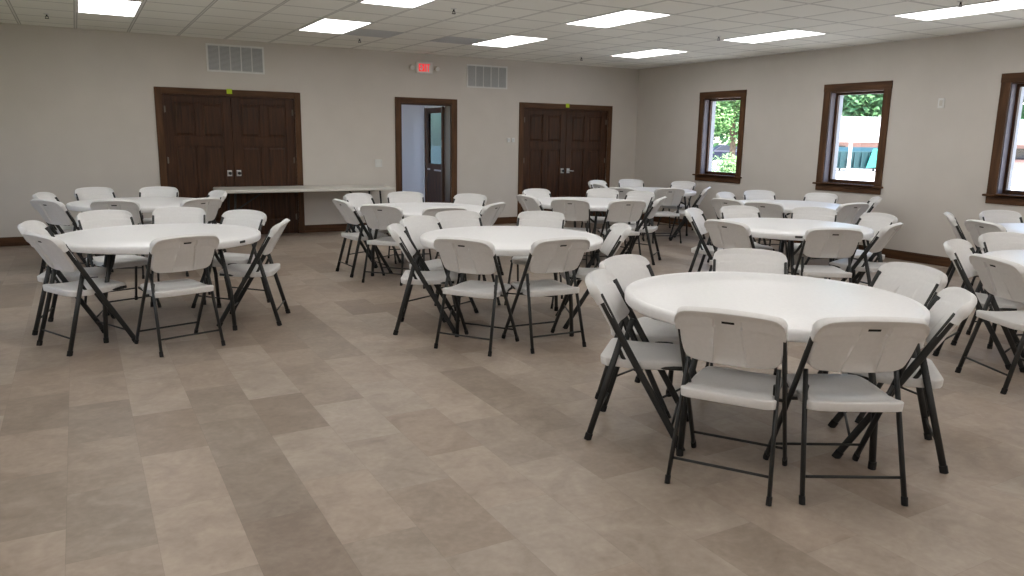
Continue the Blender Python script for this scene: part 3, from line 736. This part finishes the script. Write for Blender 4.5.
GREENL = nm('pale_green_lid', srgb(52,140,128), .5); CAR = nm('dark_blue_car_paint', srgb(24,30,52), .3, .3); CGL = nm('car_glass', srgb(30,34,40), .1)
LEAF1 = noise_mat('leaf_green', srgb(92,136,80), srgb(148,184,118), 2.2, .7); LEAF2 = noise_mat('leaf_dark_green', srgb(66,112,70), srgb(116,158,104), 2.2, .7)
BARK = noise_mat('bark', srgb(82,68,56), srgb(110,94,78), 6, .9)
bm = bmesh.new(); bx(bm, .22, 140, -60, 120, GZ-.1, GZ); struct('ground_outside', bm, GRAVEL)
bm = bmesh.new(); bx(bm, -80, XL-WT, -60, 120, GZ-.1, GZ); struct('ground_left', bm, GRASS)
bm = bmesh.new(); bx(bm, XL-WT, .22, vy1+.12, 120, GZ-.1, GZ); struct('ground_back', bm, GRAVEL)

def local(name, lab, cat, loc, rz, group=None):
    e = empty(name, loc, rz); tag(e, lab, cat, group); return e
# green dumpster
d = local('dumpster', 'green dumpster with a pale lid seen through the middle window', 'dumpster', (32.7, 19.4, GZ), math.radians(-32))
bm = bmesh.new()
P = [(-1.55,-.6,.15),(1.2,-.6,.15),(1.55,.6,.15),(-1.55,.6,.15),(-1.6,-.75,1.2),(1.55,-.75,1.2),(1.9,.75,1.45),(-1.6,.75,1.45)]
v = [bm.verts.new(p) for p in P]
for f in ((3,2,1,0),(4,5,6,7),(0,1,5,4),(1,2,6,5),(2,3,7,6),(3,0,4,7)): bm.faces.new([v[i] for i in f])
bin_ = obj('bin_body', bm, GREEN, d, bevel=.03)
bm = bmesh.new()
for k in range(7): bx(bm, -1.4+k*.42, -1.34+k*.42, -.79, -.66, .25, 1.12)
obj('ribs', bm, GREEN, bin_)
bm = bmesh.new(); v = [bm.verts.new(p) for p in ((.15,-.84,.22),(1.0,-.80,.30),(2.0,-.70,1.35),(.45,-.86,1.35),(.15,-.90,.22),(1.0,-.86,.30),(2.0,-.76,1.38),(.45,-.92,1.38))]
for f in ((3,2,1,0),(4,5,6,7),(0,1,5,4),(1,2,6,5),(2,3,7,6),(3,0,4,7)): bm.faces.new([v[i] for i in f])
obj('lid', bm, GREENL, d)
for sx_ in (-1.3, 1.1):
    bm = bmesh.new(); tube(bm, [(sx_, -.45, .09), (sx_+.08, -.45, .09)], .09, n=12); tube(bm, [(sx_, .45, .09), (sx_+.08, .45, .09)], .09, n=12); obj('wheel', bm, RUBBER, d)
# white post
d = local('post', 'white post standing in front of the green dumpster', 'post', (29.1, 17.33, GZ), 0)
bm = bmesh.new(); tube(bm, [(0,0,0),(0,0,2.0)], .09, n=14); obj('shaft', bm, ROOF, d, smooth=True)
bm = bmesh.new(); lathe(bm, [(0,2.06),(.07,2.03),(.10,1.99),(.10,1.96),(0,1.96)], 14); obj('cap', bm, ROOF, d)
# low brick building with a white roof
d = local('building', 'low brick building with a white roof behind the green dumpster', 'building', (43, 24.5, GZ), math.radians(-30))
bm = bmesh.new(); bx(bm, -6, 14, 0, 9, 0, 1.78); obj('wall', bm, BRICK, d)
bm = bmesh.new(); v = [bm.verts.new(p) for p in ((-6.6,-.7,1.86),(14.6,-.7,1.86),(14.6,4.5,3.75),(-6.6,4.5,3.75),(14.6,9.7,1.86),(-6.6,9.7,1.86))]
bm.faces.new((v[0],v[1],v[2],v[3])); bm.faces.new((v[3],v[2],v[4],v[5])); bm.faces.new((v[0],v[3],v[5])); bm.faces.new((v[1],v[4],v[2])); bm.faces.new((v[0],v[5],v[4],v[1]))
obj('roof', bm, ROOF, d)
bm = bmesh.new(); bx(bm, -6.6, 14.6, -.8, -.68, 1.78, 1.92); obj('gutter', bm, WHITEMETAL, d)
for k in range(4):
    bm = bmesh.new(); bx(bm, -4.5+k*4.5, -3.3+k*4.5, -.04, .02, .7, 1.5); w_ = obj('window', bm, CGL, d)
# car
def car(loc, rz, lab, paint):
    d = local('car', lab, 'car', loc, rz, 'cars parked outside')
    bm = bmesh.new()
    side = [(-2.2,.35),(-2.25,.75),(-1.9,.92),(-1.2,1.0),(-.6,1.42),(.9,1.45),(1.6,1.02),(2.15,.95),(2.25,.6),(2.2,.35)]
    A = [bm.verts.new((x,-.85 if z < 1.1 else -.68,z)) for x,z in side]; B = [bm.verts.new((x,.85 if z < 1.1 else .68,z)) for x,z in side]
    bm.faces.new(A); bm.faces.new(B[::-1])
    for k in range(len(side)): bm.faces.new((A[k],B[k],B[(k+1)%len(side)],A[(k+1)%len(side)]))
    obj('car_body', bm, paint, d, bevel=.05)
    bm = bmesh.new()
    for s in (-1,1):
        for pts in (((-1.0,1.04),(-.55,1.36),(.1,1.38),(.1,1.04)),((.18,1.04),(.18,1.38),(.85,1.38),(1.35,1.05))):
            bm.faces.new([bm.verts.new((x, s*(.86-.16*max(0,(z-1.0)/.42)), z)) for x,z in pts])
    obj('side_windows', bm, CGL, d)
    for x in (-1.4,1.4):
        for s in (-1,1):
            bm = bmesh.new(); tube(bm, [(x,s*.68,.33),(x,s*.88,.33)], .33, n=20); obj('wheel', bm, RUBBER, d)
car((31.4, 29.2, GZ), math.radians(-35), 'dark blue car seen through the window nearest the corner', CAR)
car((53.0, 14.2, GZ), math.radians(-60), 'dark parked car seen through the third window at the right edge', CAR)

def tree(x, y, h, r, lab, mat, n=2600, trunk=.16, low=.28, name='tree', group='trees outside', leaf=.16):
    rnd = random.Random(int(x*31+y*17))
    t = local(name, lab, 'tree' if name == 'tree' else 'shrub', (x, y, GZ), 0, group)
    bm = bmesh.new()
    if name == 'tree':
        tube(bm, smooth_path([(0,0,-.05),(.05,0,h*.2),(-.05,.05,h*.45),(.05,0,h*.8)], 4), trunk, n=8)
        for k in range(6):
            a = k*1.05; z = h*(.3+.07*k); tube(bm, [(0,0,z),(math.cos(a)*r*.35,math.sin(a)*r*.35,z+h*.10),(math.cos(a)*r*.65,math.sin(a)*r*.65,z+h*.22)], trunk*.4, n=6)
    else:
        for k in range(7):
            a = k*.9; tube(bm, [(0,0,-.05),(math.cos(a)*r*.4,math.sin(a)*r*.4,h*.4),(math.cos(a)*r*.6,math.sin(a)*r*.6,h*.75)], .02, n=5)
    obj('trunk' if name == 'tree' else 'stems', bm, BARK, t)
    bm = bmesh.new(); lobes = []
    for k in range(16):
        a = rnd.uniform(0, 6.283); q = rnd.uniform(.1,.62)*r; lobes.append((math.cos(a)*q, math.sin(a)*q, h*(low+(1-low)*rnd.uniform(.12,.88)), rnd.uniform(.28,.48)*r))
    for k in range(n):
        lx, ly, lz, lr = rnd.choice(lobes); u = Vector((rnd.gauss(0,1), rnd.gauss(0,1), rnd.gauss(0,.8))).normalized()*lr*rnd.uniform(.75,1.05)
        p = Vector((lx,ly,lz))+u; p.z = max(p.z, h*low*.7, .06); a = Vector((rnd.gauss(0,1), rnd.gauss(0,1), rnd.gauss(0,1))).normalized(); b_ = a.orthogonal().normalized(); s = leaf*rnd.uniform(.7,1.3)
        bm.faces.new([bm.verts.new(p+q_) for q_ in (a*s, b_*s*.55, -a*s, -b_*s*.55)])
    obj('foliage', bm, mat, t)
tree(22.8, 20.2, 6.5, 3.0, 'broad leafy tree filling the window nearest the corner', LEAF1, 11000, low=.25, leaf=.12)
tree(15.0, 30.0, 6.5, 2.8, 'leafy tree farther left beyond the window nearest the corner', LEAF1, 4000, low=.33, leaf=.13)
tree(41, 41.5, 12, 5, 'green tree beyond the low white roof, leftmost of the three', LEAF2, 7000, leaf=.34, low=.12)
tree(57.5, 37.4, 12, 5, 'green tree beyond the low white roof, in the middle window', LEAF2, 12000, leaf=.32, low=.12)
tree(66, 25, 12, 5, 'green tree beyond the low white roof, rightmost of the three', LEAF2, 7000, leaf=.34, low=.12)
tree(46, 6.5, 9, 4.5, 'green tree showing at the top of the third window', LEAF2, 4200, leaf=.25, low=.35)
tree(14.6, 13.9, .95, .9, 'low green bush at the foot of the window nearest the corner, left one', LEAF1, 1500, name='bush', low=.1, group='bushes outside', leaf=.06)
tree(16.6, 14.2, 1.05, .95, 'low green bush at the foot of the window nearest the corner, right one', LEAF1, 1500, name='bush', low=.1, group='bushes outside', leaf=.06)
